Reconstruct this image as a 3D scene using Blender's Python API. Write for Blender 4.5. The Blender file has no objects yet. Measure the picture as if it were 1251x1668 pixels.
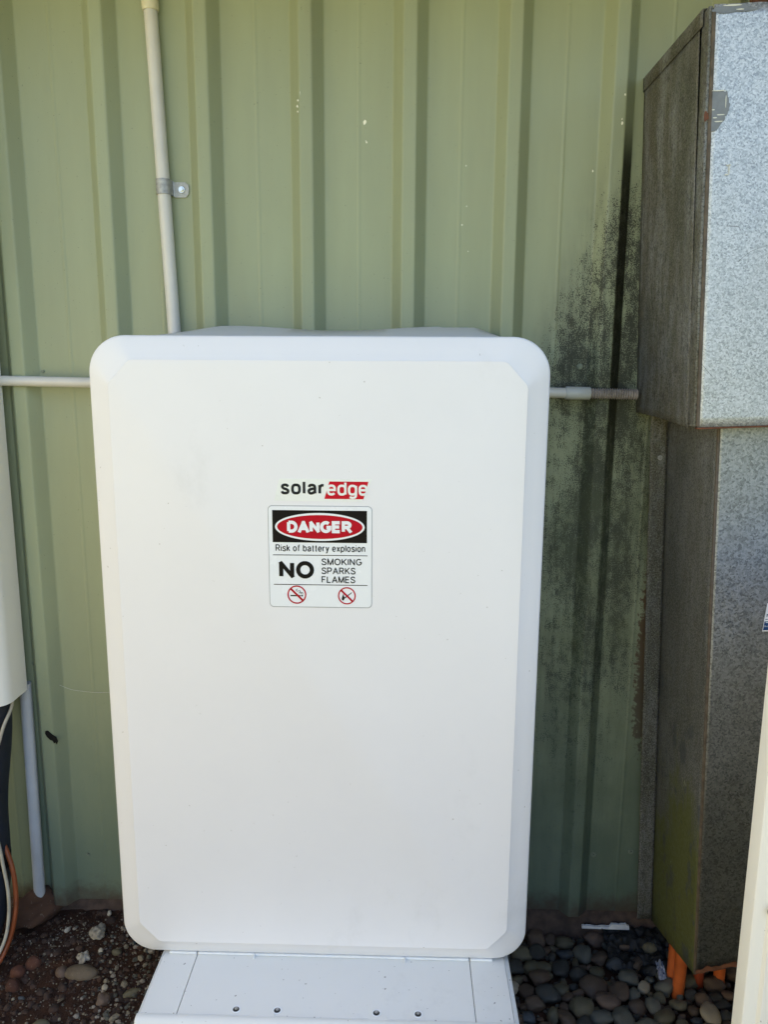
import bpy, bmesh, math, random
from mathutils import Vector, Matrix, noise
from math import pi, sin, cos, radians

S = bpy.context.scene
COL = S.collection
rnd = random.Random(7)

# ------------------------------------------------------------------ camera
cd = bpy.data.cameras.new('camera')
cam = bpy.data.objects.new('camera', cd); COL.objects.link(cam)
cd.sensor_fit = 'VERTICAL'; cd.sensor_height = 24.0; cd.sensor_width = 18.0
cd.lens = 24.0 * 1256 / 1668
cd.clip_start = 0.05; cd.clip_end = 2000
Rm = Matrix(((0.99962, -0.01050, 0.02550), (0.02700, 0.18310, -0.98272), (0.00560, 0.98303, 0.18330))).normalized()
cam.matrix_world = Matrix.Translation((0, -1.61, 1.32)) @ Rm.to_4x4()
S.camera = cam

# ------------------------------------------------------------------ light
SUN_EL, SUN_AZ = radians(60), radians(65)      # azimuth measured from +Y (behind the wall) towards +X
W = bpy.data.worlds.new('World'); S.world = W; W.use_nodes = True
wn = W.node_tree; wn.nodes.clear()
sky = wn.nodes.new('ShaderNodeTexSky'); sky.sky_type = 'NISHITA'; sky.sun_disc = False
sky.sun_elevation = SUN_EL; sky.sun_rotation = SUN_AZ
sky.dust_density = 1.5
bg = wn.nodes.new('ShaderNodeBackground'); bg.inputs[1].default_value = 0.08
wo = wn.nodes.new('ShaderNodeOutputWorld')
wn.links.new(sky.outputs[0], bg.inputs[0]); wn.links.new(bg.outputs[0], wo.inputs[0])
sl = bpy.data.lights.new('sun', 'SUN'); sl.energy = 5.0; sl.angle = radians(0.53); sl.color = (1.0, 0.93, 0.82)
so = bpy.data.objects.new('sun', sl); COL.objects.link(so)
sd = Vector((cos(SUN_EL) * sin(SUN_AZ), cos(SUN_EL) * cos(SUN_AZ), sin(SUN_EL)))
so.rotation_euler = sd.to_track_quat('Z', 'Y').to_euler(); so.location = sd * 20
S.view_settings.view_transform = 'Standard'; S.view_settings.look = 'None'
S.view_settings.gamma = 1; S.view_settings.use_curve_mapping = False
S.view_settings.exposure = 2.50

# ------------------------------------------------------------------ node helpers
class NT:
    def __init__(s, name):
        s.m = bpy.data.materials.new(name); s.m.use_nodes = True
        s.t = s.m.node_tree; s.t.nodes.clear()
        s.b = s.n('ShaderNodeBsdfPrincipled'); o = s.n('ShaderNodeOutputMaterial')
        s.l(s.b.outputs[0], o.inputs[0])
        s.tc = s.n('ShaderNodeTexCoord')
    def n(s, k): return s.t.nodes.new(k)
    def l(s, a, b): s.t.links.new(a, b)
    def setin(s, sock, v):
        if isinstance(v, (int, float)): sock.default_value = v
        elif isinstance(v, (tuple, list)):
            sock.default_value = tuple(v) + ((1,) if len(v) == 3 and sock.type == 'RGBA' else ())
        else: s.l(v, sock)
    def inp(s, k, v): s.setin(s.b.inputs[k], v)
    def coords(s, scale=(1, 1, 1), obj=True):
        mp = s.n('ShaderNodeMapping'); s.l(s.tc.outputs['Object'], mp.inputs[0]); mp.inputs['Scale'].default_value = scale
        return mp.outputs[0]
    def noise(s, scale, detail=4, rough=.55, vec=None, dist=0):
        x = s.n('ShaderNodeTexNoise'); s.l(vec or s.tc.outputs['Object'], x.inputs['Vector'])
        x.inputs['Scale'].default_value = scale; x.inputs['Detail'].default_value = detail
        x.inputs['Roughness'].default_value = rough; x.inputs['Distortion'].default_value = dist
        return x.outputs[0]
    def vor(s, scale, out='Color', vec=None, feat='F1'):
        x = s.n('ShaderNodeTexVoronoi'); s.l(vec or s.tc.outputs['Object'], x.inputs['Vector']); x.feature = feat
        x.inputs['Scale'].default_value = scale
        return x.outputs[out]
    def ramp(s, f, *stops, ip='LINEAR'):
        r = s.n('ShaderNodeValToRGB'); s.setin(r.inputs[0], f); e = r.color_ramp.elements; r.color_ramp.interpolation = ip
        while len(e) < len(stops): e.new(0.5)
        for i, (p, c) in enumerate(stops):
            e[i].position = p; e[i].color = (c, c, c, 1) if isinstance(c, (int, float)) else tuple(c) + (1,)
        return r.outputs[0]
    def sm(s, v, a, b, lo=0., hi=1.):
        r = s.n('ShaderNodeMapRange'); r.interpolation_type = 'SMOOTHSTEP'; s.setin(r.inputs[0], v)
        for i, q in enumerate((a, b, lo, hi)): s.setin(r.inputs[i + 1], q)
        return r.outputs[0]
    def math(s, op, a, b=0.5):
        x = s.n('ShaderNodeMath'); x.operation = op; s.setin(x.inputs[0], a); s.setin(x.inputs[1], b); return x.outputs[0]
    def mix(s, f, a, b, mode='MIX'):
        x = s.n('ShaderNodeMix'); x.data_type = 'RGBA'; x.blend_type = mode
        s.setin(x.inputs[0], f); s.setin(x.inputs[6], a); s.setin(x.inputs[7], b); return x.outputs[2]
    def xyz(s):
        x = s.n('ShaderNodeSeparateXYZ'); s.l(s.tc.outputs['Object'], x.inputs[0]); return x.outputs
    def bump(s, h, strength=.3, dist=.002):
        x = s.n('ShaderNodeBump'); x.inputs['Strength'].default_value = strength; x.inputs['Distance'].default_value = dist
        s.l(h, x.inputs['Height']); s.l(x.outputs[0], s.b.inputs['Normal']); return x

def plain(name, c, rough=.5, metal=0., var=.08, scale=30, bump=0., spec=.5):
    t = NT(name)
    nz = t.noise(scale, 5)
    dk = tuple(x * (1 - var) for x in c); lt = tuple(min(1, x * (1 + var)) for x in c)
    t.inp('Base Color', t.ramp(nz, (.3, dk), (.7, lt))); t.inp('Roughness', t.ramp(nz, (.3, max(.05, rough - .06)), (.7, min(1, rough + .06))))
    t.inp('Metallic', metal); t.inp('Specular IOR Level', spec)
    if bump: t.bump(t.noise(scale * 6, 4), bump, .001)
    return t.m

# ---- painted green wall sheet, with dust, grime, mould and painted-in shade
def mat_wall():
    t = NT('green_painted_steel'); X, Y, Z = t.xyz()
    base = (.288, .322, .205)
    fade = t.noise(2.2, 5, .6, t.coords((3, 3, .5)))
    c = t.ramp(fade, (.3, tuple(v * .9 for v in base)), (.7, tuple(v * 1.07 for v in base)))
    dust = t.noise(9, 7, .65, t.coords((1, 1, .35)))
    c = t.mix(t.sm(dust, .48, .8, 0, .30), c, (.30, .30, .20))
    specks = t.noise(260, 2, .5)
    c = t.mix(t.sm(specks, .73, .76, 0, .55), c, (.06, .06, .04))
    # mould: a fan of black specks left of the meter cabinet
    edge = t.math('ADD', t.math('MULTIPLY', t.math('MAXIMUM', t.math('SUBTRACT', Z, 1.36), 0.), .36), .222)
    m1 = t.sm(t.math('SUBTRACT', X, edge), -.03, .12)
    m2 = t.sm(Z, 1.98, 1.55)
    m3 = t.sm(Z, .15, 1.0, .45, 1.)
    m4 = t.sm(X, .52, .45, .7, 1.)
    mask = t.math('MULTIPLY', t.math('MULTIPLY', m1, m2), t.math('MULTIPLY', m3, m4))
    runs = t.noise(30, 6, .65, t.coords((1, 1, .10)))
    big = t.noise(11, 5, .62, t.coords((1, 1, .5)))
    mid = t.noise(60, 5, .65, t.coords((1, 1, .7)))
    fine = t.noise(420, 3, .7)
    f2 = t.math('ADD', t.math('MULTIPLY', fine, .62), t.math('MULTIPLY', mid, .38))
    thr = t.math('SUBTRACT', .735, t.math('MULTIPLY', mask, t.math('ADD', t.sm(big, .22, .62, .16, .25), t.sm(runs, .38, .62, 0, .065))))
    mould = t.sm(t.math('SUBTRACT', f2, thr), -.028, .028)
    soft = t.math('MULTIPLY', mask, t.sm(t.math('ADD', t.math('MULTIPLY', big, .45), t.math('MULTIPLY', runs, .55)), .36, .60, .08, .72))
    c = t.mix(soft, c, (.066, .074, .050))
    c = t.mix(t.math('MULTIPLY', mould, .92), c, (.030, .032, .024))
    # near-black rib flank by the cabinet: thick mould plus painted-in shadow
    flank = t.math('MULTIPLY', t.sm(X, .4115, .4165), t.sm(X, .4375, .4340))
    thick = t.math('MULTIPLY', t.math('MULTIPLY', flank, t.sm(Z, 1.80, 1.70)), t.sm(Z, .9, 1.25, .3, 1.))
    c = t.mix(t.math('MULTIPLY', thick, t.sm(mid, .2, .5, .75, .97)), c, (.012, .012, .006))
    # green algae film low on the right and brown stain beside the flange
    film = t.math('MULTIPLY', t.sm(X, .25, .36), t.sm(Z, 1.45, .9))
    c = t.mix(t.math('MULTIPLY', film, t.sm(t.noise(7, 6, .6), .35, .7, .12, .6)), c, (.10, .115, .055))
    rust = t.math('MULTIPLY', t.math('MULTIPLY', t.sm(X, .492, .530), t.sm(Z, .36, .60)), t.sm(Z, 1.0, .78))
    c = t.mix(t.sm(t.math('ADD', t.math('MULTIPLY', rust, .42), t.noise(70, 6, .7)), .72, .80, 0, .9), c, (.075, .035, .016))
    low = t.sm(t.math('ADD', Z, t.math('MULTIPLY', t.noise(5, 6, .65, t.coords((1, 1, .4))), .5)), 1.1, .35)  # shade over the lower wall, painted into the colour and broken by noise
    c = t.mix(t.math('MULTIPLY', low, .66), c, (.056, .100, .088))
    # splashed soil along the foot
    foot = t.sm(t.math('ADD', Z, t.math('MULTIPLY', t.noise(22, 6, .7), .13)), .21, .135)
    c = t.mix(t.math('MULTIPLY', foot, .85), c, (.07, .045, .032))
    t.inp('Base Color', c)
    t.inp('Roughness', t.math('ADD', t.sm(dust, .3, .8, .38, .52), t.math('MULTIPLY', mould, .3)))
    t.inp('Specular IOR Level', .45)
    h = t.noise(3.0, 3, .5, t.coords((4, 4, .8)))
    t.bump(h, .35, .004)
    return t.m

def mat_white(name, c=(.80, .792, .80), rough=.40, marks=.38, peel=True, specks=.45):
    t = NT(name)
    s1 = t.noise(6, 6, .65)
    col = t.ramp(s1, (.3, tuple(v * .975 for v in c)), (.7, c))
    smear = t.noise(3.3, 7, .7, t.coords((1, 1, .6)))
    col = t.mix(t.sm(smear, .58, .80, 0, marks), col, (.52, .51, .48))
    sp = t.noise(120, 2, .5)
    col = t.mix(t.sm(sp, .755 - .03 * (specks > .5), .775 - .03 * (specks > .5), 0, specks), col, (.25, .22, .18))
    t.inp('Base Color', col); t.inp('Roughness', t.sm(smear, .3, .8, rough, rough + .12)); t.inp('Specular IOR Level', .4)
    if peel: t.bump(t.noise(420, 3, .5), .07, .0006)
    return t.m

# ---- galvanised steel: spangle, runs, rust, algae
def mat_galv(name, bright=.5, cell=190, dirt=.0, algae=0., metal=.75, low=0.):
    t = NT(name); X, Y, Z = t.xyz()
    wv = t.n('ShaderNodeVectorMath'); wv.operation = 'ADD'
    t.l(t.tc.outputs['Object'], wv.inputs[0])
    nz = t.n('ShaderNodeTexNoise'); nz.inputs['Scale'].default_value = 140; t.l(t.tc.outputs['Object'], nz.inputs['Vector'])
    sc = t.n('ShaderNodeVectorMath'); sc.operation = 'SCALE'; sc.inputs['Scale'].default_value = .006; t.l(nz.outputs['Color'], sc.inputs[0]); t.l(sc.outputs[0], wv.inputs[1])
    v = t.vor(cell, 'Color', wv.outputs[0])
    r = t.n('ShaderNodeSeparateColor'); t.l(v, r.inputs[0])
    fine = t.noise(cell * 2.2, 4, .7)
    a = t.math('ADD', t.math('MULTIPLY', r.outputs[0], .36), t.math('MULTIPLY', fine, .64))
    c = t.ramp(a, (.28, (bright * .45, bright * .48, bright * .51)), (.48, (bright * .88, bright * .93, bright * .97)), (.72, (bright * 1.28, bright * 1.32, bright * 1.36)))
    cloud = t.noise(5, 5, .6)
    c = t.mix(t.sm(cloud, .45, .75, 0, .25), c, (bright * .62, bright * .62, bright * .56))
    if dirt:
        st = t.noise(20, 8, .72, t.coords((1, 1, .28)))
        c = t.mix(t.sm(st, .36, .60, .25, dirt), c, (.085, .075, .042))
        st2 = t.noise(75, 6, .75, t.coords((1, 1, .4)))
        c = t.mix(t.sm(st2, .52, .66, 0, dirt * .85), c, (.030, .028, .020))
        st3 = t.noise(170, 5, .7, t.coords((1, 1, .22)))
        c = t.mix(t.sm(st3, .57, .68, 0, .65), c, (.24, .24, .19))
        bl = t.noise(6, 4, .6)
        c = t.mix(t.sm(bl, .45, .7, 0, .6), c, (.075, .082, .068))
        bf = t.noise(48, 6, .7)
        c = t.mix(t.sm(bf, .54, .64, 0, .5), c, (.16, .17, .12))
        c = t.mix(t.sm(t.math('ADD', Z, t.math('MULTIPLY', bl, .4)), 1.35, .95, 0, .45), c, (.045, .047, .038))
    if dirt:
        gr = t.noise(330, 4, .75)
        c = t.mix(t.sm(gr, .53, .62, 0, .75), c, (.21, .215, .19))
        c = t.mix(t.sm(gr, .47, .40, 0, .7), c, (.022, .022, .017))
    if low:
        lm = t.sm(t.math('ADD', Z, t.math('MULTIPLY', t.noise(6, 6, .65), .5)), 1.15, .45)  # lower part darkened: dim ground reflection put into the colour
        c = t.mix(t.math('MULTIPLY', lm, low), c, (.26, .26, .22), 'MULTIPLY')
    if algae:
        am = t.math('ADD', t.sm(Z, .75, .05, 0, .48), t.math('MULTIPLY', t.noise(9, 7, .72, t.coords((1, 1, .45))), .95))
        c = t.mix(t.sm(am, .66, .84, 0, algae), c, (.095, .105, .028))
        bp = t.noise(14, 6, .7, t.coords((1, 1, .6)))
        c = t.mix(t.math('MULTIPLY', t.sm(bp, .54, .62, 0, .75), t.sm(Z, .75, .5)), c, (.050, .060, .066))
        c = t.mix(t.math('MULTIPLY', t.sm(t.noise(19, 7, .7), .64, .69, 0, .8), t.sm(Z, .65, .45)), c, (.24, .25, .16))
    rs = t.noise(17, 8, .72)
    c = t.mix(t.sm(rs, .69, .76, 0, .8), c, (.12, .065, .03))
    scr = t.noise(7, 2, .5, t.coords((1, 1, 1)), 1.2)
    t.inp('Base Color', c); t.inp('Metallic', metal if not dirt else metal * .35)
    t.inp('Roughness', t.math('ADD', t.sm(a, .2, .8, .40, .58), .08 if not dirt else .2))
    t.bump(fine, .12, .0008)
    return t.m

def mat_stone(name, stops, rough=.6, scale=28):
    t = NT(name)
    oi = t.n('ShaderNodeObjectInfo')
    c = t.ramp(oi.outputs['Random'], *stops)
    n1 = t.noise(scale, 6, .65)
    c = t.mix(.55, c, t.ramp(n1, (.3, .35), (.7, 1.25)), 'MULTIPLY')
    n2 = t.noise(scale * 9, 3, .6)
    c = t.mix(t.sm(n2, .62, .72, 0, .5), c, (.22, .20, .16))
    t.inp('Base Color', c); t.inp('Roughness', rough); t.inp('Specular IOR Level', .4)
    t.bump(t.noise(scale * 5, 5, .65), .35, .0015)
    return t.m

def mat_ground():
    t = NT('red_soil_and_lawn'); X, Y, Z = t.xyz()
    n = t.noise(30, 8, .7)
    soil = t.ramp(n, (.3, (.018, .009, .006)), (.55, (.046, .021, .012)), (.8, (.078, .039, .024)))
    cr = t.noise(190, 3, .6)
    soil = t.mix(t.sm(cr, .70, .75, 0, .4), soil, (.13, .095, .07))
    g = t.noise(1.3, 8, .7)
    lawn = t.ramp(g, (.3, (.07, .085, .022)), (.55, (.15, .15, .05)), (.8, (.25, .21, .10)))
    far = t.sm(t.math('ADD', Y, t.math('MULTIPLY', t.noise(1.7, 6, .7), .7)), -1.9, -2.3)
    c = t.mix(far, soil, lawn)
    t.inp('Base Color', c); t.inp('Roughness', .95); t.inp('Specular IOR Level', .2)
    t.bump(t.noise(90, 8, .75), .8, .008)
    return t.m

M = {}
M['wall'] = mat_wall()
M['white'] = mat_white('white_powder_coat')
M['white2'] = mat_white('white_steel_paint', (.775, .765, .715), .36, .75, specks=.9)
M['cream'] = mat_white('cream_plastic', (.84, .82, .76), .4, .4)
M['offwhite'] = mat_white('warm_white_paint', (.86, .845, .76), .38, .2)
M['hood'] = mat_white('shade_toned_white', (.66, .665, .66), .5, .3)  # white hood greyed: the shade on it is put into the base colour
M['gasket'] = plain('white_rubber', (.82, .83, .82), .5)
M['galv_front'] = mat_galv('galvanised_spangle', .55, 400)
M['galv_duct'] = mat_galv('galvanised_spangle_dull', .345, 290, metal=.92, low=.85)
M['galv_side'] = mat_galv('galvanised_grimy', .30, 190, dirt=.85)
M['edge_brown'] = plain('rust_tinted_edge', (.105, .082, .058), .75, .1, .4, 60)
M['galv_algae'] = mat_galv('galvanised_algae', .30, 190, dirt=.6, algae=.95)
M['conduit'] = plain('grey_pvc', (.58, .565, .53), .33, 0, .08, 12)
M['conduit_blue'] = plain('blue_grey_pvc', (.43, .45, .48), .36, 0, .10, 12)
M['coupling'] = plain('light_grey_pvc', (.47, .48, .46), .35)
M['coupling_cream'] = plain('cream_pvc', (.62, .58, .42), .32)
M['corrugated'] = plain('dusty_grey_flex', (.27, .235, .21), .75, 0, .35, 60)
M['zinc'] = plain('zinc_steel', (.36, .36, .35), .5, .55, .3, 160, .2)
M['screw'] = plain('bright_screw', (.62, .62, .60), .3, .9, .1)
M['screw_green'] = plain('painted_screw', (.17, .20, .15), .4, .1, .15, 200)
M['dark'] = plain('dark_recess', (.012, .012, .012), .6)
M['orange'] = plain('orange_pvc', (.44, .098, .022), .4, 0, .2, 25)
M['red_orange'] = plain('red_orange_pvc', (.26, .04, .012), .5, 0, .3, 25)
M['navy'] = plain('navy_foam_lagging', (.005, .009, .018), .65, 0, .25, 20, .1)
M['cable_orange'] = plain('orange_cable_sheath', (.23, .055, .015), .5, 0, .25, 30)
M['cable_white'] = plain('off_white_cable_sheath', (.37, .34, .27), .5, 0, .2, 30)
M['mud'] = plain('mud_stained_concrete', (.065, .042, .032), .95, 0, .5, 40, .6)
M['black_plastic'] = plain('black_polythene', (.008, .008, .008), .50, 0, .2, 20, spec=.25)
M['tape'] = plain('black_tape', (.008, .008, .008), .7, 0, .2, 40, spec=.1)
M['paper'] = plain('white_torn_board', (.66, .66, .66), .8, 0, .15, 60)
M['fleck'] = plain('bare_primer', (.78, .77, .66), .6)
M['film'] = plain('pale_plastic_film', (.24, .26, .33), .45, 0, .4, 60)
M['rusty'] = plain('rust_brown', (.13, .05, .025), .85, 0, .4, 70, .4)
M['web'] = plain('cobweb_silk', (.5, .5, .48), .6)
M['ink'] = plain('black_ink', (.008, .007, .006), .6, spec=.12)
M['logo_ink'] = plain('charcoal_ink', (.018, .020, .020), .6, spec=.12)
M['red_ink'] = plain('red_ink', (.46, .005, .016), .6, spec=.12)
M['logo_red'] = plain('logo_red_ink', (.54, .008, .020), .6, spec=.12)
M['sign_white'] = plain('sign_white', (.80, .825, .86), .25, 0, .01)
M['sign_edge'] = plain('sign_edge_shadow', (.34, .35, .37), .6, 0, .1)
M['logo_white'] = plain('logo_white', (.80, .82, .79), .3, 0, .01)
M['navy_ink'] = plain('navy_ink', (.012, .06, .19), .35)
M['ground'] = mat_ground()
M['soffit'] = plain('cream_painted_board', (.62, .53, .28), .7, 0, .08, 5)
M['blocker_wall'] = plain('dark_green_steel', (.06, .085, .06), .5)
M['timber'] = plain('pale_bounce_fence', (.60, .52, .30), .7, 0, .12, 8, .2)
M['pebble'] = mat_stone('river_stone', ((0, (.06, .062, .058)), (.25, (.115, .105, .08)), (.45, (.10, .07, .05)), (.62, (.075, .082, .085)), (.8, (.13, .115, .078)), (1, (.13, .085, .058))), .55)
def fixed_stone(name, c, rough=.7, scale=35): return mat_stone(name, ((0, tuple(v * .72 for v in c)), (.5, c), (1, tuple(v * 1.28 for v in c))), rough, scale)
M['st_grey'] = fixed_stone('grey_stone', (.095, .092, .072)); M['st_brown'] = fixed_stone('brown_stone', (.088, .058, .038))
M['st_olive'] = fixed_stone('olive_stone', (.108, .092, .054)); M['st_dark'] = fixed_stone('dark_stone', (.044, .042, .035))
M['st_pink'] = fixed_stone('pinkish_stone', (.120, .078, .055)); M['st_blue'] = fixed_stone('blue_grey_stone', (.060, .066, .070))
M['st_pale'] = fixed_stone('pale_speckled_stone', (.27, .225, .155), .8, 60)
M['st_pale2'] = fixed_stone('pale_chip', (.33, .28, .22), .9, 60); M['st_white'] = fixed_stone('white_pitted_stone', (.40, .35, .27), .9, 90); M['st_red'] = fixed_stone('red_brown_stone', (.080, .030, .017), .9)
M['st_tan'] = fixed_stone('tan_stone', (.115, .085, .055), .8); M['st_rock'] = fixed_stone('brown_boulder', (.085, .042, .025), .95, 14)

# ------------------------------------------------------------------ mesh helpers
def link(name, bm, mat, parent=None, smooth=None, mats=None):
    me = bpy.data.meshes.new(name)
    bmesh.ops.recalc_face_normals(bm, faces=bm.faces[:])
    if smooth is not None:
        for f in bm.faces: f.smooth = True
    bm.to_mesh(me); bm.free()
    if smooth is not None: me.set_sharp_from_angle(angle=radians(smooth))
    for m in (mats or [mat]): me.materials.append(m)
    o = bpy.data.objects.new(name, me); COL.objects.link(o)
    if parent: o.parent = parent
    return o
def tag(o, label, cat, group=None):
    o['label'] = label; o['category'] = cat
    if group: o['group'] = group
    return o
def thing(name, label, cat, loc=(0, 0, 0), group=None):
    o = bpy.data.objects.new(name, None); COL.objects.link(o); o.location = loc; o.empty_display_size = .05
    return tag(o, label, cat, group)
def part(name, bm, mat, parent, smooth=None, local=False, **k):
    """geometry given in world coordinates; moved into the parent's frame"""
    if not local:
        L = parent.location
        p = parent
        off = Vector(L)
        while p.parent: p = p.parent; off += Vector(p.location)
        bmesh.ops.translate(bm, verts=bm.verts[:], vec=-off)
    return link(name, bm, mat, parent, smooth, **k)
def box(x0, x1, y0, y1, z0, z1, bev=0, seg=2, bm=None):
    b = bmesh.new()
    r = bmesh.ops.create_cube(b, size=1)
    for v in b.verts: v.co = Vector(((x0 + x1) / 2 + v.co.x * (x1 - x0), (y0 + y1) / 2 + v.co.y * (y1 - y0), (z0 + z1) / 2 + v.co.z * (z1 - z0)))
    if bev: bmesh.ops.bevel(b, geom=b.edges[:], offset=bev, segments=seg, affect='EDGES', profile=.5)
    if bm is not None:
        me = bpy.data.meshes.new('t'); b.to_mesh(me); b.free(); bm.from_mesh(me); bpy.data.meshes.remove(me); return bm
    return b
def tube(pts, r, seg=16, bm=None, caps=True, rf=None):
    bm = bm or bmesh.new(); pts = [Vector(p) for p in pts]; rings = []
    up = None
    for i, p in enumerate(pts):
        d = (pts[min(i + 1, len(pts) - 1)] - pts[max(i - 1, 0)]).normalized()
        if up is None: up = d.orthogonal().normalized()
        a = (up - d * up.dot(d)).normalized(); up = a; b = d.cross(a)
        rr = rf(i) if rf else r
        rings.append([bm.verts.new(p + (a * cos(2 * pi * k / seg) + b * sin(2 * pi * k / seg)) * rr) for k in range(seg)])
    for A, B in zip(rings, rings[1:]):
        for k in range(seg): bm.faces.new((A[k], A[(k + 1) % seg], B[(k + 1) % seg], B[k]))
    if caps: bm.faces.new(rings[0]); bm.faces.new(rings[-1][::-1])
    return bm
def smooth_path(pts, n=8):
    P = [Vector(p) for p in pts]; P = [P[0] * 2 - P[1]] + P + [P[-1] * 2 - P[-2]]; out = []
    for i in range(1, len(P) - 2):
        for k in range(n):
            t = k / n
            out.append(.5 * ((2 * P[i]) + (P[i + 1] - P[i - 1]) * t + (2 * P[i - 1] - 5 * P[i] + 4 * P[i + 1] - P[i + 2]) * t * t + (3 * P[i] - P[i - 1] - 3 * P[i + 1] + P[i + 2]) * t ** 3))
    return out + [P[-2]]
def loft(loops, bm=None, cap0=True, cap1=True):
    bm = bm or bmesh.new(); R = [[bm.verts.new(p) for p in l] for l in loops]
    for A, B in zip(R, R[1:]):
        n = len(A)
        for k in range(n): bm.faces.new((A[k], A[(k + 1) % n], B[(k + 1) % n], B[k]))
    if cap0: bm.faces.new(R[0])
    if cap1: bm.faces.new(R[-1][::-1])
    return bm
def flat(pts, y, th=.0004, bm=None):
    """thin plate from an x,z outline, front at y, th thick"""
    return loft([[(x, y, z) for x, z in pts], [(x, y + th, z) for x, z in pts]], bm)
def ellipse(cx, cz, rx, rz, n=48): return [(cx + rx * cos(2 * pi * k / n), cz + rz * sin(2 * pi * k / n)) for k in range(n)]
def rrect(x0, x1, z0, z1, r, n=6):
    out = []
    for cx, cz, a in ((x1 - r, z1 - r, 0), (x0 + r, z1 - r, 90), (x0 + r, z0 + r, 180), (x1 - r, z0 + r, 270)):
        for k in range(n + 1): t = radians(a + 90 * k / n); out.append((cx + r * cos(t), cz + r * sin(t)))
    return out
def ring(cx, cz, r0, r1, y, th=.0003, n=40, bm=None):
    bm = bm or bmesh.new()
    L = [[bm.verts.new((cx + r * cos(2 * pi * k / n), yy, cz + r * sin(2 * pi * k / n))) for k in range(n)] for r, yy in ((r0, y + th), (r0, y), (r1, y), (r1, y + th))]
    for A, B in zip(L, L[1:]):
        for k in range(n): bm.faces.new((A[k], A[(k + 1) % n], B[(k + 1) % n], B[k]))
    return bm
def _arc(cx, cy, rx, ry, a0, a1, sq=1., n=18):
    out = []
    for k in range(n + 1):
        t = radians(a0 + (a1 - a0) * k / n); c, d = cos(t), sin(t)
        out.append((cx + rx * math.copysign(abs(c) ** sq, c), cy + ry * math.copysign(abs(d) ** sq, d)))
    return out
def _cv(*p):
    return [(v.x, v.z) for v in smooth_path([(a, 0, b) for a, b in p], 5)]
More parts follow.
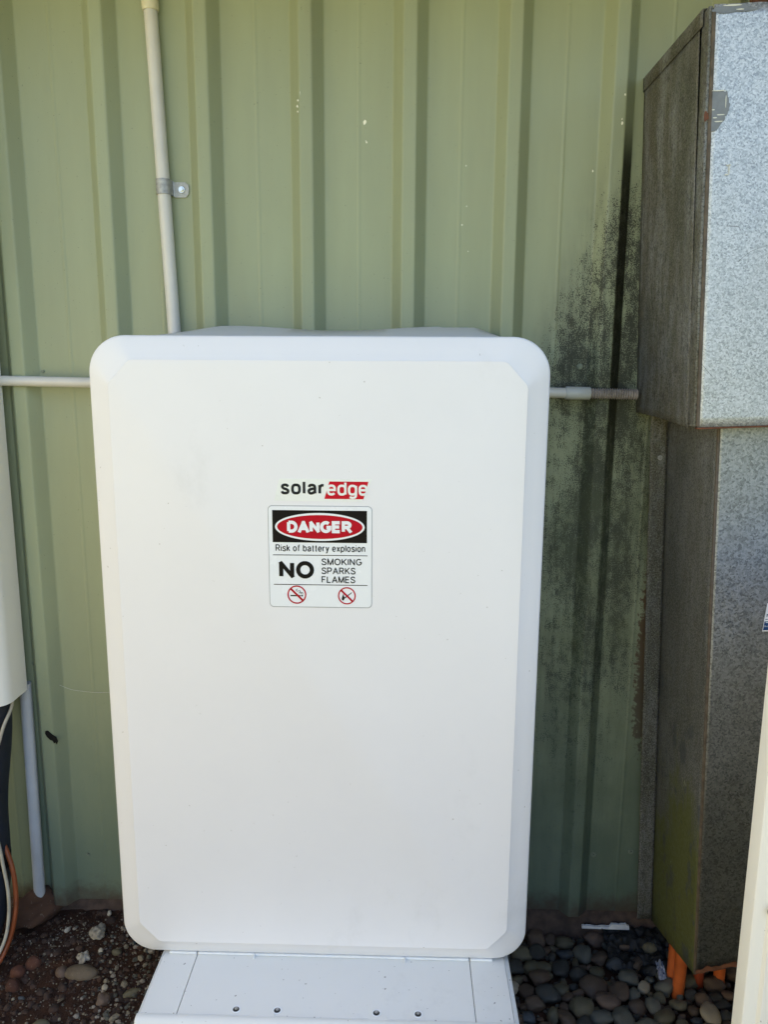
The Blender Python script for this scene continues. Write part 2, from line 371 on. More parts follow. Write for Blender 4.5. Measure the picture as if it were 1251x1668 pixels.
def glyph(ch, sq=1.):
    """centre lines of one sans-serif letter, cap height 1: (width, strokes)"""
    o = lambda: _arc(.27, .365, .27, .365, 0, 360, sq)
    Sx = lambda w, h: _cv(*[(a * w, b * h) for a, b in ((.64, .77), (.54, .95), (.33, 1), (.10, .92), (.05, .74), (.18, .58), (.45, .47), (.63, .34), (.65, .18), (.54, .04), (.32, 0), (.09, .05), (0, .23))])
    G = {
     'D': (.72, [[(0, 0), (0, 1)], [(0, 1), (.30, 1)] + _arc(.30, .5, .42, .5, 90, -90)[1:] + [(0, 0)]]),
     'A': (.80, [[(0, 0), (.40, 1), (.80, 0)], [(.14, .31), (.66, .31)]]),
     'N': (.68, [[(0, 0), (0, 1), (.68, 0), (.68, 1)]]),
     'G': (.82, [_arc(.42, .5, .42, .5, 48, 325) + [(.80, .26), (.80, .46), (.48, .46)]]),
     'E': (.62, [[(.62, 1), (0, 1), (0, 0), (.62, 0)], [(0, .52), (.57, .52)]]),
     'R': (.68, [[(0, 0), (0, 1), (.38, 1)] + _arc(.38, .74, .27, .26, 90, -90)[1:] + [(0, .48)], [(.34, .48), (.68, 0)]]),
     'P': (.66, [[(0, 0), (0, 1), (.38, 1)] + _arc(.38, .72, .28, .28, 90, -90)[1:] + [(0, .44)]]),
     'O': (.86, [_arc(.43, .5, .43, .5, 0, 360)]),
     'S': (.65, [Sx(1, 1)]),
     'M': (.82, [[(0, 0), (0, 1), (.41, 0), (.82, 1), (.82, 0)]]),
     'K': (.68, [[(0, 0), (0, 1)], [(.64, 1), (0, .36)], [(.22, .57), (.68, 0)]]),
     'I': (0, [[(0, 0), (0, 1)]]),
     'F': (.58, [[(.58, 1), (0, 1), (0, 0)], [(0, .5), (.50, .5)]]),
     'L': (.56, [[(0, 1), (0, 0), (.56, 0)]]),
     'i': (0, [[(0, 0), (0, .73)], [(0, .93), (0, 1.02)]]),
     's': (.46, [Sx(.72, .73)]),
     'k': (.46, [[(0, 0), (0, 1)], [(.44, .73), (0, .28)], [(.17, .44), (.48, 0)]]),
     'o': (.54, [o()]), 'b': (.54, [[(0, 0), (0, 1)], o()]), 'd': (.54, [[(.54, 0), (.54, 1)], o()]),
     'p': (.54, [[(0, -.28), (0, .73)], o()]),
     'g': (.54, [[(.54, .73), (.54, -.02)] + _cv((.54, -.02), (.48, -.22), (.28, -.28), (.05, -.22))[1:], o()]),
     'f': (.30, [_cv((.34, .99), (.20, .97), (.12, .82), (.12, .5), (.12, 0)), [(0, .70), (.30, .70)]]),
     't': (.27, [_cv((.12, .95), (.12, .5), (.12, .14), (.17, .01), (.28, .01)), [(0, .70), (.28, .70)]]),
     'a': (.50, [_cv((.03, .55), (.09, .69), (.25, .73), (.42, .68), (.48, .52), (.48, .25), (.50, 0)), _cv((.48, .43), (.22, .38), (.03, .28), (.03, .10), (.15, 0), (.34, .04), (.48, .18))]),
     'e': (.53, [[(.01, .37), (.52, .37)] + _arc(.265, .365, .265, .365, 3, 322, sq)[1:]]),
     'r': (.28, [[(0, 0), (0, .73)], _cv((0, .42), (.06, .63), (.17, .71), (.30, .70))]),
     'y': (.50, [[(0, .73), (.25, .03)], [(.50, .73), (.23, -.06)] + _cv((.23, -.06), (.15, -.24), (.01, -.27))[1:]]),
     'x': (.46, [[(0, 0), (.46, .73)], [(0, .73), (.46, 0)]]),
     'l': (0, [[(0, 0), (0, 1)]]),
     'n': (.47, [[(0, 0), (0, .73)], _cv((0, .42), (.09, .64), (.25, .73), (.42, .65), (.47, .45), (.47, .2), (.47, 0))]),
     'u': (.47, [[(.47, 0), (.47, .73)], _cv((.47, .31), (.38, .09), (.22, 0), (.05, .08), (0, .28), (0, .5), (0, .73))]),
     ' ': (.12, [])}
    return G[ch]
def text_bm(s, x0, x1, z0, z1, y, w=.13, th=.0003, gap=.15, sq=1., lead=0.):
    """lettering as flat strokes; cap line z1, base line z0, from x0 to x1; w = stroke weight / cap height"""
    H = z1 - z0; W = w * H
    pen = 0.; G = []
    for ch in s:
        gw, st = glyph(ch, sq); G.append((pen, st)); pen += gw + gap + w
    pen -= gap + w
    kx = (x1 - x0 - W) / pen; kz = H - W
    bm = bmesh.new(); n = 0
    caps = s.upper() == s
    for off, strokes in G:
        for P in strokes:
            P = [Vector((x0 + W / 2 + (off + a) * kx, z0 + W / 2 + b * kz)) for a, b in P]
            closed = (P[0] - P[-1]).length < 1e-7
            if closed: P = P[:-1]
            runs = [[P[0]]]
            for k in range(1, len(P)):                      # sharp corners (N, M, A) become separate strokes
                runs[-1].append(P[k])
                if k < len(P) - 1 and (P[k] - P[k - 1]).normalized().dot((P[k + 1] - P[k]).normalized()) < -.17: runs.append([P[k]])
            for P in runs:
                m = len(P); V = []
                yy = y - (n % 4) * .00006; n += 1
                for i in range(m):
                    d0 = (P[i] - P[i - 1]).normalized() if (i or closed) else None
                    d1 = (P[(i + 1) % m] - P[i]).normalized() if (i < m - 1 or closed) else None
                    d0 = d0 or d1; d1 = d1 or d0
                    n0, n1 = Vector((-d0.y, d0.x)), Vector((-d1.y, d1.x)); b = (n0 + n1).normalized()
                    e = Vector((0, 0))
                    if not closed and m == 2 and caps and abs(d0.x) > .05 and abs(d0.y) > .05: e = (d0 if i else -d0) * W * .4
                    k = min(1.42, 1 / max(.3, b.dot(n0))) * W / 2
                    pr = [P[i] + e + b * k, P[i] + e - b * k]
                    if caps: pr = [Vector((q.x, min(z1, max(z0, q.y)))) for q in pr]
                    V.append([bm.verts.new((q.x, yy - i * 2.5e-6, q.y)) for q in pr])
                for i in range(m - (0 if closed else 1)):
                    p, q = V[i], V[(i + 1) % m]
                    bm.faces.new((p[0], q[0], q[1], p[1]))
    return bm
def hexhead(c, r, n=(0, -1, 0), flange=True):
    """hex head screw with a round flange, on a wall at c, pointing to -Y"""
    bm = bmesh.new(); x, y, z = c
    def cyl(rad, ya, yb, seg, top=None):
        loft([[(x + rad * cos(2 * pi * k / seg), ya, z + rad * sin(2 * pi * k / seg)) for k in range(seg)], [(x + (top or rad) * cos(2 * pi * k / seg), yb, z + (top or rad) * sin(2 * pi * k / seg)) for k in range(seg)]], bm)
    if flange: cyl(r, y, y - r * .22, 18, r * .88)
    cyl(r * .6, y - r * .2, y - r * .85, 6, r * .55)
    return bm
def rock_bm(seed, sx, sy, sz, sub=2, amp=.18, freq=1.6, squash=0.):
    bm = bmesh.new(); bmesh.ops.create_icosphere(bm, subdivisions=sub, radius=1)
    o = Vector((seed * 3.7, seed * 1.9, seed * 5.3))
    for v in bm.verts:
        n = noise.noise(v.co * freq * .6 + o) * amp * 1.4 + noise.noise(v.co * freq * 1.7 + o) * amp * .5
        v.co *= 1 + n
        v.co = Vector((v.co.x * sx, v.co.y * sy, v.co.z * sz))
    return bm

# ------------------------------------------------------------------ ground
def gh(x, y):
    """height of the soil at x, y"""
    if y < -1.2 or x < -2.2 or x > 2.2 or y > .12: return -.01
    left = 1 / (1 + math.exp((x + .05) * 22))
    h = .004 + left * (.022 + max(0, y + .22) * .11)
    p = Vector((x, y, 0))
    h += noise.fractal(p * 9, 1, 2, 4) * .006 + noise.fractal(p * 45, 1, 2, 4) * .0030 * (.4 + left)
    return h
def axis(lo, hi, st, far):
    a = []; v = lo
    while v <= hi + 1e-6: a.append(v); v += st
    l, r, s = lo, hi, st
    pre, post = [], []
    while r < far: s *= 1.45; r += s; l -= s; post.append(r); pre.append(l)
    return pre[::-1] + a + post
def gaxis(step): return axis(-1.15, 1.05, step, 300), axis(-.55, .15, step, 300)
gx, gy = gaxis(.009)
bm = bmesh.new(); V = [[bm.verts.new((x, y, gh(x, y))) for x in gx] for y in gy]
for j in range(len(gy) - 1):
    for i in range(len(gx) - 1): bm.faces.new((V[j][i], V[j][i + 1], V[j + 1][i + 1], V[j + 1][i]))
g = link('ground', bm, M['ground'], smooth=60); g['kind'] = 'structure'

# mud-stained footing behind the foot of the wall
bm = bmesh.new()
def ftop(x):
    return .078 + .014 * noise.noise(Vector((x * 7, 3, 0))) + .006 * noise.noise(Vector((x * 40, 1, 0)))
n = 420; rows = []
for i in range(n + 1):
    x = -1.3 + 2.6 * i / n; t = ftop(x)
    k = .004 * noise.noise(Vector((x * 60, 7, 0)))
    rows.append([bm.verts.new(p) for p in ((x, -.010 + k * 2, -.03), (x, -.004 + k, t * .4), (x, .001 + k * .5, t * .75), (x, .010, t + .03), (x, .16, t + .03), (x, .16, -.03))])
for A, B in zip(rows, rows[1:]):
    for k in range(6): bm.faces.new((A[k], A[(k + 1) % 6], B[(k + 1) % 6], B[k]))
bm.faces.new(rows[0]); bm.faces.new(rows[-1][::-1])
f = link('footing', bm, M['mud'], smooth=50); f['kind'] = 'structure'

# ------------------------------------------------------------------ corrugated wall
PER, R0 = .1991, -.0283          # rib pitch and the left foot of the lapped rib
PROF = [(0, 0), (.0195, -.024), (.0435, -.024), (.0650, 0)]
wall = thing('corrugated_wall', 'pale green ribbed steel shed wall with black mould at its right side', 'wall', (0, 0, .08))
def fillet(pts, r=.0032, n=4):
    out = [pts[0]]
    for a, b, c in zip(pts, pts[1:], pts[2:]):
        A, B, Cc = (Vector((p[0], p[1])) for p in (a, b, c))
        u = (A - B).normalized(); w = (Cc - B).normalized()
        l = min(r, (A - B).length * .45, (Cc - B).length * .45)
        p0, p1 = B + u * l, B + w * l
        for k in range(n + 1):
            t = k / n; out.append(tuple(p0 * (1 - t) ** 2 + B * 2 * t * (1 - t) + p1 * t * t))
    return out + [pts[-1]]
def wall_sheet(start, ztop=2.33):
    pts = []
    for k in range(4):
        x = start + k * PER
        P = [(x + px, py) for px, py in PROF]
        if k == 0: P = [(x + .0075, -.0112), (x + .0188, -.0258), (x + .0442, -.0258), (x + .0660, -.0012)]
        pts += P
        mid = x + .065 + (PER - .065) * .5
        pts += [(mid - .004, 0), (mid - .0014, -.0008), (mid + .0014, -.0008), (mid + .004, 0)]
    x = start + 4 * PER
    pts += [(x + px, py) for px, py in PROF]
    pts += [(x + .075, 0)]
    pf = fillet(pts)
    bm = bmesh.new()
    ws = [bm.verts.new((x, y, .08 + .0015 * noise.noise(Vector((x * 30, 0, 4))))) for x, y in pf]
    wt = [bm.verts.new((x, y, ztop)) for x, y in pf]
    for k in range(len(pf) - 1): bm.faces.new((ws[k], ws[k + 1], wt[k + 1], wt[k]))
    o = part('wall_sheet', bm, M['wall'], wall, smooth=40)
    m = o.modifiers.new('s', 'SOLIDIFY'); m.thickness = .0007; m.offset = 1
    w = o.modifiers.new('w', 'WEIGHTED_NORMAL'); w.keep_sharp = True
    return o
# object coordinates of the sheets drive the stain masks: keep the thing at its foot but sheets unshifted
for k in range(-3, 3): wall_sheet(R0 + k * 4 * PER)
M['wall'].node_tree.nodes  # (Z in the material is measured from the foot of the wall, corrected below)
for c in ((-.7528, 0, 1.3095), (-.7313, 0, .1989), (.3565, 0, 1.3257), (.4446, 0, .2242), (.5293, 0, .2340), (-.8226, 0, .6682)):
    part('screw', hexhead(c, .0062), M['screw_green'], wall, smooth=40)
# bare flecks where the paint has chipped
for cx, cz, r, y in ((-.2035, 1.834, .0045, -.0246), (-.197, 1.8325, .0016, -.0246), (-.2105, 1.822, .0018, -.0235), (-.2118, 1.812, .0022, -.0225), (-.2112, 1.802, .0014, -.0225), (-.2015, 1.7965, .0020, -.0246),
                  (-.0837, 1.7895, .0036, -.0008), (-.0801, 1.753, .0018, -.0008), (-.0815, 1.7555, .001, -.0008), (.41, 1.83, .002, -.0246), (.4075, 1.78, .0024, -.0246), (.4068, 1.787, .0016, -.0246), (.362, 1.70, .002, -.0008), (.115, 1.71, .0013, -.0008), (.11, 1.60, .0016, -.0008), (.118, 1.635, .001, -.0008), (.123, 1.55, .001, -.0008)):
    pts = []
    for k in range(11):
        a = 2 * pi * k / 11; q = r * (.7 + .5 * rnd.random()); pts.append((cx + q * cos(a) * .8, cz + q * sin(a) * 1.25))
    part('paint_fleck', flat(pts, y, .0004), M['fleck'], wall)

# the roof over it, out of the picture: it shades everything in view
roof = thing('eave_roof', 'cream lined eave overhanging the green shed wall, above the view', 'roof', (0, 0, 2.2))
part('soffit', box(-3.2, 3.2, -.60, -.03, 2.21, 2.225), M['soffit'], roof)
part('fascia', box(-3.2, 3.2, -.635, -.602, 2.18, 2.34, .003), M['soffit'], roof)
part('roof_sheet', box(-3.25, 3.25, -.65, 3.0, 2.345, 2.36), M['zinc'], roof)

# ------------------------------------------------------------------ battery cabinet
bat = thing('battery_cabinet', 'large white battery cabinet with sloping edges and rounded corners against the green wall', 'battery', (-.148, -.16, .185))
def corners(x0, x1, z0, z1, r, cut=None, n=12):
    """outline with n+1 points per corner; cut=(dx,dz) gives slanted corners"""
    out = []
    for cx, cz, sx, sz, a in ((x1, z1, 1, 1, 0), (x0, z1, -1, 1, 90), (x0, z0, -1, -1, 180), (x1, z0, 1, -1, 270)):
        if cut:
            dx, dz = cut
            P = [Vector((cx, cz - sz * dz)), Vector((cx - sx * dx, cz))]
            if sx * sz < 0: P.reverse()
            e0 = Vector((0, -sz)) if sx * sz > 0 else Vector((-sx, 0)); e1 = Vector((-sx, 0)) if sx * sz > 0 else Vector((0, -sz))
            d = (P[1] - P[0]).normalized(); l = r
            seq = []
            def q(B, u, w):
                return [(B + u * l) * (1 - t) ** 2 + B * 2 * t * (1 - t) + (B + w * l) * t * t for t in (0, .25, .5, .75, 1)]
            a1 = q(P[0], e0, d); a2 = q(P[1], -d, e1)
            m = n + 1 - 10
            seq = a1 + [a1[-1].lerp(a2[0], (k + 1) / (m + 1)) for k in range(m)] + a2
            out += [(p.x, p.y) for p in seq]
        else:
            for k in range(n + 1):
                t = radians(a + 90 * k / n); out.append((cx - sx * r + r * cos(t), cz - sz * r + r * sin(t)))
    return out
def at(o, y): return [(x, y, z) for x, z in o]
bx0, bx1, bz0, bz1 = -.5425, .2460, .185, 1.373
def outer(i, r=.064): return corners(bx0 + i, bx1 - i, bz0 + i, bz1 - i, r - i)
def panel(i): return corners(-.5035 + i, .2063 - i, .2226 + i, 1.3327 - i, .007, (.037 - i * .4, .040 - i * .4))
def lerp2(a, b, t): return [(p[0] * (1 - t) + q[0] * t, p[1] * (1 - t) + q[1] * t) for p, q in zip(a, b)]
loops = [at(panel(.0020), -.3030), at(panel(.0008), -.3028), at(panel(0), -.3021)]
A, B = panel(0), outer(.0022)
for t, y in ((.05, -.3007), (.5, -.2925), (.95, -.2838)): loops.append(at(lerp2(A, B, t), y))
loops += [at(B, -.2825), at(outer(.0006), -.2805), at(outer(0), -.2775), at(outer(0), -.060), at(outer(.004), -.056)]
bm = loft(loops)
part('front_cover', bm, M['white'], bat, smooth=28)
# moulded hood rising behind the cover
bm = bmesh.new(); NX = 60
def hood(x):
    t = (x + .508) / .70
    e = min(1, max(0, t) / .20) ** .38 * min(1, max(0, 1 - t) / .08) ** .45
    w = .5 + .5 * cos((t - .24) / .30 * pi * 1.02) if t < .82 else .85
    return 1.366 + e * (.0265 + .0085 * w)
R = []
for i in range(NX + 1):
    x = -.508 + .70 * i / NX
    R.append([bm.verts.new(p) for p in ((x, -.262, 1.35), (x, -.262, 1.3695), (x, -.20, 1.370 + (hood(x) - 1.37) * .33), (x, -.045, hood(x)), (x, -.036, hood(x) - .006), (x, -.036, 1.35))])
for a, b in zip(R, R[1:]):
    for k in range(6): bm.faces.new((a[k], a[(k + 1) % 6], b[(k + 1) % 6], b[k]))
bm.faces.new(R[0]); bm.faces.new(R[-1][::-1])
part('top_hood', bm, M['hood'], bat, smooth=40)
part('rear_body', box(-.525, .229, -.054, -.026, .20, 1.345, .004), M['white2'], bat)
# logo badge on the front
def LX(c): return -.2346 + (c - 187) * .1792 / 883
def LZ(c): return 1.0848 - (c - 335) * .1802 / 860
FY = -.3030
badge = part('logo_badge', flat([(LX(240), LZ(290)), (LX(985), LZ(290)), (LX(1075), LZ(105)), (LX(285), LZ(105))], FY - .0004, .0004), M['logo_white'], bat)
def sub(name, bm, mat, par):
    """sub-part: world geometry under a part whose own origin sits at its thing's origin"""
    root = par.parent
    bmesh.ops.translate(bm, verts=bm.verts[:], vec=-Vector(root.location)); return link(name, bm, mat, par)
sub('red_slant', flat([(LX(668), LZ(271)), (LX(1000), LZ(271)), (LX(1043), LZ(126)), (LX(712), LZ(126))], FY - .0007, .0003), M['logo_red'], badge)
sub('lettering', text_bm('solar', LX(296), LX(672), LZ(237), LZ(120), FY - .0007, .19, gap=.16, sq=.72), M['logo_ink'], badge)
sub('lettering', text_bm('edge', LX(690), LX(1036), LZ(242), LZ(124), FY - .0010, .16, gap=.12, sq=.72), M['logo_white'], badge)

# danger sign stuck on the front
sign = thing('danger_sign', 'white square sign with red DANGER oval about battery explosion, stuck on battery front', 'sign', (-.1463, FY, .9925))
plate = part('sign_plate', flat(rrect(LX(187), LX(1070), LZ(1195), LZ(335), .0068), FY - .0008, .0008), M['sign_white'], sign)
part('edge_line', flat(rrect(LX(181), LX(1076), LZ(1202), LZ(329), .0078), FY - .0004, .0004), M['sign_edge'], sign)  # grey rim painted as the shadow edge around the plate
y1, y2, y3, y4 = FY - .0011, FY - .0014, FY - .0017, FY - .0020
head = part('header_band', flat([(LX(220), LZ(640)), (LX(1031), LZ(640)), (LX(1031), LZ(368)), (LX(220), LZ(368))], y1, .0003), M['ink'], sign)
part('oval_border', flat(ellipse(LX(627), LZ(507), .382 * .2044, .117 * .211, 64), y2, .0003), M['sign_white'], sign)
part('red_oval', flat(ellipse(LX(627), LZ(507), .364 * .2044, .100 * .211, 64), y3, .0003), M['red_ink'], sign)
part('lettering', text_bm('DANGER', LX(346), LX(902), LZ(557), LZ(455), y4, .27, gap=.09), M['sign_white'], sign)
part('lettering', text_bm('Risk of battery explosion', LX(243), LX(1016), LZ(717), LZ(658), y1, .14, gap=.17), M['ink'], sign)
part('rule_line', flat([(LX(220), LZ(751)), (LX(1036), LZ(751)), (LX(1036), LZ(745)), (LX(220), LZ(745))], y1, .0003), M['ink'], sign)
part('lettering', text_bm('NO', LX(270), LX(574), LZ(950), LZ(798), y1, .235, gap=.14), M['ink'], sign)
part('lettering', text_bm('SMOKING', LX(638), LX(988), LZ(832), LZ(774), y1, .155, gap=.17), M['ink'], sign)
part('lettering', text_bm('SPARKS', LX(638), LX(932), LZ(909), LZ(851), y1, .155, gap=.17), M['ink'], sign)
part('lettering', text_bm('FLAMES', LX(638), LX(930), LZ(985), LZ(927), y1, .155, gap=.17), M['ink'], sign)
part('rule_line', flat([(LX(222), LZ(1006)), (LX(1036), LZ(1006)), (LX(1036), LZ(1000)), (LX(222), LZ(1000))], y1, .0003), M['ink'], sign)
for cx, cz, r in ((421, 1090, 81), (857, 1095, 76)):
    X, Z, q = LX(cx), LZ(cz), r * .000207
    bm = ring(X, Z, q * .86, q, y2)
    d = q * .64; w = q * .075
    flat([(X - d - w, Z + d - w), (X - d + w, Z + d + w), (X + d + w, Z - d + w), (X + d - w, Z - d - w)], y2, .0003, bm)
    part('prohibition_ring', bm, M['red_ink'], sign)
bm = flat([(LX(365), LZ(1105)), (LX(452), LZ(1105)), (LX(452), LZ(1094)), (LX(365), LZ(1094))], y1, .0003)
flat([(LX(458), LZ(1105)), (LX(474), LZ(1105)), (LX(474), LZ(1094)), (LX(458), LZ(1094))], y1, .0003, bm)
def ribbon(pts, w, y, bm):
    P = smooth_path([(LX(a), 0, LZ(b)) for a, b in pts], 6)
    Lf, Rt = [], []
    for i, p in enumerate(P):
        d = (P[min(i + 1, len(P) - 1)] - P[max(i - 1, 0)]).normalized(); nn = Vector((-d.z, 0, d.x)) * w
        Lf.append((p.x + nn.x, p.z + nn.z)); Rt.append((p.x - nn.x, p.z - nn.z))
    for i in range(len(P) - 1): bm.faces.new([bm.verts.new((a, y, b)) for a, b in (Lf[i], Lf[i + 1], Rt[i + 1], Rt[i])])
ribbon([(472, 1088), (470, 1072), (450, 1068), (448, 1056), (424, 1060), (416, 1050), (426, 1040)], .0005, y1, bm)
ribbon([(462, 1086), (456, 1076), (436, 1074)], .0005, y1, bm)
part('cigarette_symbol', bm, M['ink'], sign)
bm = flat([(LX(830), LZ(1115)), (LX(898), LZ(1064)), (LX(902), LZ(1069)), (LX(836), LZ(1122))], y1, .0003)
flat([(LX(a), LZ(b)) for a, b in ((812, 1122), (818, 1100), (828, 1076), (832, 1098), (840, 1118), (826, 1137), (816, 1134))], y1 - .0001, .0003, bm)
part('match_symbol', bm, M['ink'], sign)

# ------------------------------------------------------------------ floor stand below the battery
st = thing('floor_stand', 'low white steel floor stand with screwed top plates under the battery', 'stand', (-.13, -.22, .02))
ZT = .180
def plate_bm(x0, x1): return box(x0, x1, -.4265, -.06, ZT - .004, ZT, .0008, 1)
part('top_plate', plate_bm(-.4655, -.3990), M['white2'], st); part('top_plate', plate_bm(-.3978, .1378), M['white2'], st); part('top_plate', plate_bm(.1390, .2065), M['white2'], st)
# skirt: rolled front lip and sides
def skirt(i): return corners(-.4685 + i, .2095 - i, 0, 0, 0)
bm = bmesh.new()
prof = [(-.4275, ZT - .006), (-.4275, ZT + .0005), (-.4300, ZT + .0022), (-.4375, ZT + .0020), (-.4430, ZT - .001), (-.4460, ZT - .006), (-.4465, ZT - .012), (-.4465, .012)]
rr = [[bm.verts.new((x, y, z)) for y, z in prof] for x in (-.4690, -.4660, -.10, .2065, .2100)]
for a, b in zip(rr, rr[1:]):
    for k in range(len(prof) - 1): bm.faces.new((a[k], a[k + 1], b[k + 1], b[k]))
o = part('front_lip', bm, M['white2'], st, smooth=50); m = o.modifiers.new('s', 'SOLIDIFY'); m.thickness = .0015
for x0, x1 in ((-.4685, -.4662), (.2072, .2095)): part('side_skirt', box(x0, x1, -.4268, -.05, .012, ZT - .0008, .0006, 1), M['white2'], st)
part('side_edge', box(.2072, .2160, -.4268, -.06, ZT - .012, ZT - .003, .003, 3), M['white2'], st)
for x0, x1 in ((-.255, -.222), (-.052, -.020)): part('front_tab', box(x0, x1, -.4285, -.4215, ZT + .0003, ZT + .0016, .0004, 1), M['white2'], st)
for x in (-.2936, -.2190, -.0397, .0353):
    h = part('screw_hole', ring(x, -.413, .0056, .0078, 0, .001, 24), M['gasket'], st, local=True) if False else None
    bm = bmesh.new()
    loft([[(x + r * cos(2 * pi * k / 24), -.4130 + r * sin(2 * pi * k / 24), z) for k in range(24)] for r, z in ((.0084, ZT + .0002), (.0080, ZT + .0010), (.0064, ZT + .0010), (.0058, ZT + .0003))], bm, False, False)
    s = part('screw_collar', bm, M['gasket'], st, smooth=40)
    bm = bmesh.new(); loft([[(x + r * cos(2 * pi * k / 20), -.4130 + r * sin(2 * pi * k / 20), z) for k in range(20)] for r, z in ((.0061, ZT + .00005), (.0060, ZT + .0004))], bm)
    sub('recess', bm, M['dark'], s)
    bm = bmesh.new(); loft([[(x + r * cos(2 * pi * k / 6), -.4115 + r * sin(2 * pi * k / 6), z) for k in range(6)] for r, z in ((.0034, ZT + .0003), (.0032, ZT + .0016))], bm)
    sub('screw', bm, M['zinc'], s)
for x0, x1 in ((-.4545, -.4000), (-.3975, -.2860), (-.2835, .0108), (.0132, .1370), (.1396, .1830)):
    part('gasket_strip', box(x0, x1, -.2840, -.262, ZT + .0002, ZT + .0046, .0012, 2), M['gasket'], st)
for x in (-.2848, .0120): part('gasket_tab', box(x - .0013, x + .0013, -.2925, -.262, ZT + .0003, ZT + .0046, .0006, 1), M['gasket'], st)

# ------------------------------------------------------------------ conduits
c1 = thing('conduit', 'upright grey plastic conduit with cream coupling, rising from behind the battery', 'conduit', (-.475, -.0150, 1.2))
pa, pb = Vector((-.4640, -.0145, 1.20)), Vector((-.4905, -.0150, 2.02))
part('pipe', tube([pa.lerp(pb, k / 10) for k in range(11)], .0128, 24), M['conduit'], c1, smooth=40)
pc = pa.lerp(pb, (1.9815 - 1.2) / .82); pd = pa.lerp(pb, 1.35)
part('coupling', tube([pc, pc.lerp(pd, .01), pc.lerp(pd, .02), pd], .0158, 24, rf=lambda i: (.0146, .0156, .0158, .0158)[i]), M['coupling_cream'], c1, smooth=50)
# saddle clip
sd_ = thing('pipe_saddle', 'grey zinc saddle clip with hex screw holding the upright conduit', 'clip', (-.4525, -.01, 1.6655))
def px(z): return pa.lerp(pb, (z - 1.2) / .82).x
bm = bmesh.new(); zs0, zs1 = 1.6530, 1.6815
path = []
xc = px(1.667)
for k in range(15):
    a = radians(200 - 200 * k / 14); path.append((xc + .0142 * cos(a), -.0145 - .0142 * sin(a)))
path += [(xc + .0155, -.0040), (xc + .0185, -.0030), (xc + .0400, -.0030)]
ro = []
for z in (zs0, zs1): ro.append([(x - (z - 1.667) * .0323, y, z - (.0025 if i > 15 else 0)) for i, (x, y) in enumerate(path)])
ins = [[bm.verts.new(p) for p in r] for r in ro]
for k in range(len(path) - 1): bm.faces.new((ins[0][k], ins[0][k + 1], ins[1][k + 1], ins[1][k]))
# rounded end of the tab
e = len(path) - 1; last0, last1 = ins[0][e], ins[1][e]
t0 = bm.verts.new((xc + .0455, -.0030, zs0 + .004)); t1 = bm.verts.new((xc + .0470, -.0030, (zs0 + zs1) / 2 - .002)); t2 = bm.verts.new((xc + .0455, -.0030, zs1 - .007))
bm.faces.new((last0, t0, t1, t2, last1))
o = part('strap', bm, M['zinc'], sd_); m = o.modifiers.new('s', 'SOLIDIFY'); m.thickness = .0016; m.offset = 0
part('screw', hexhead((xc + .0325, -.0042, 1.6650), .0070), M['screw'], sd_, smooth=40)

c2 = thing('conduit', 'level grey plastic conduit crossing the wall ribs behind the battery', 'conduit', (-.2, -.0375, 1.283))
def hz(x): return 1.2905 - (x + .82) * .0150
part('pipe', tube([(x, -.0350, hz(x)) for x in (-1.6, -1.0, -.6, -.2, .1, .372)], .0103, 20), M['conduit_blue' if False else 'conduit'], c2, smooth=40)
part('coupling', tube([(x, -.0350, hz(x)) for x in (.3225, .3235, .3705, .3715)], .0128, 24, rf=lambda i: (.0120, .0128, .0128, .0120)[i]), M['coupling'], c2, smooth=50)
xs = [.372 + .0006 * k for k in range(int(.0955 / .0006))]
part('flexible_pipe', tube([(x, -.0350, hz(x)) for x in xs], .01, 18, rf=lambda i: .0096 + .0014 * sin(i / 8 * 2 * pi)), M['corrugated'], c2, smooth=60)

c3 = thing('conduit', 'short pale grey conduit dropping beside the left ribs to the soil', 'conduit', (-.838, -.0175, .09))
part('pipe', tube([(-.8400, -.0135, .626), (-.8405, -.0165, .45), (-.8425, -.0235, .0930)], .0126, 24), M['conduit_blue'], c3, smooth=40)

# rounded cream duct cover at the left edge, cables below it
cv = thing('duct_cover', 'rounded cream plastic duct cover at the left edge of the wall', 'duct cover', (-.9, -.06, .62))
def uloop(i, z):
    x0, x1, y0, y1, r = -1.006 + i, -.829 - i, -.028, -.122 + i, .034
    out = [(x1, y0, z)]
    for k in range(9): a = radians(0 - 90 * k / 8); out.append((x1 - r + r * cos(a), y1 + r + r * sin(a), z))
    for k in range(9): a = radians(270 - 90 * k / 8); out.append((x0 + r + r * cos(a), y1 + r + r * sin(a), z))
    return out + [(x0, y0, z)]
bm = bmesh.new(); L = [[bm.verts.new(p) for p in uloop(i, z)] for i, z in ((0, 2.3), (0, .617), (.0012, .6160), (.0028, .617), (.0028, 2.3))]
for a, b in zip(L, L[1:]):
    for k in range(len(a) - 1): bm.faces.new((a[k], a[k + 1], b[k + 1], b[k]))
part('cover', bm, M['cream'], cv, smooth=35)
part('back_plate', box(-1.0055, -.8295, -.0275, -.0250, .628, 2.3, .0008, 1), M['cream'], cv)
hs = thing('lagged_pipe', 'thick navy blue lagged pipe hanging below the cream duct cover', 'pipe', (-.9, -.1, .05))
part('lagging', tube(smooth_path([(-.884, -.078, .70), (-.886, -.085, .55), (-.895, -.110, .40), (-.8905, -.128, .27), (-.893, -.143, .19), (-.905, -.165, .12), (-.945, -.19, .07), (-1.02, -.20, .055)]), .042, 24), M['navy'], hs, smooth=40)
part('seam_tape', tube(smooth_path([(-.8908, -.1265, .285), (-.8905, -.128, .27), (-.8908, -.1300, .255)], 3), .0428, 24, caps=False), M['tape'], hs, smooth=40)
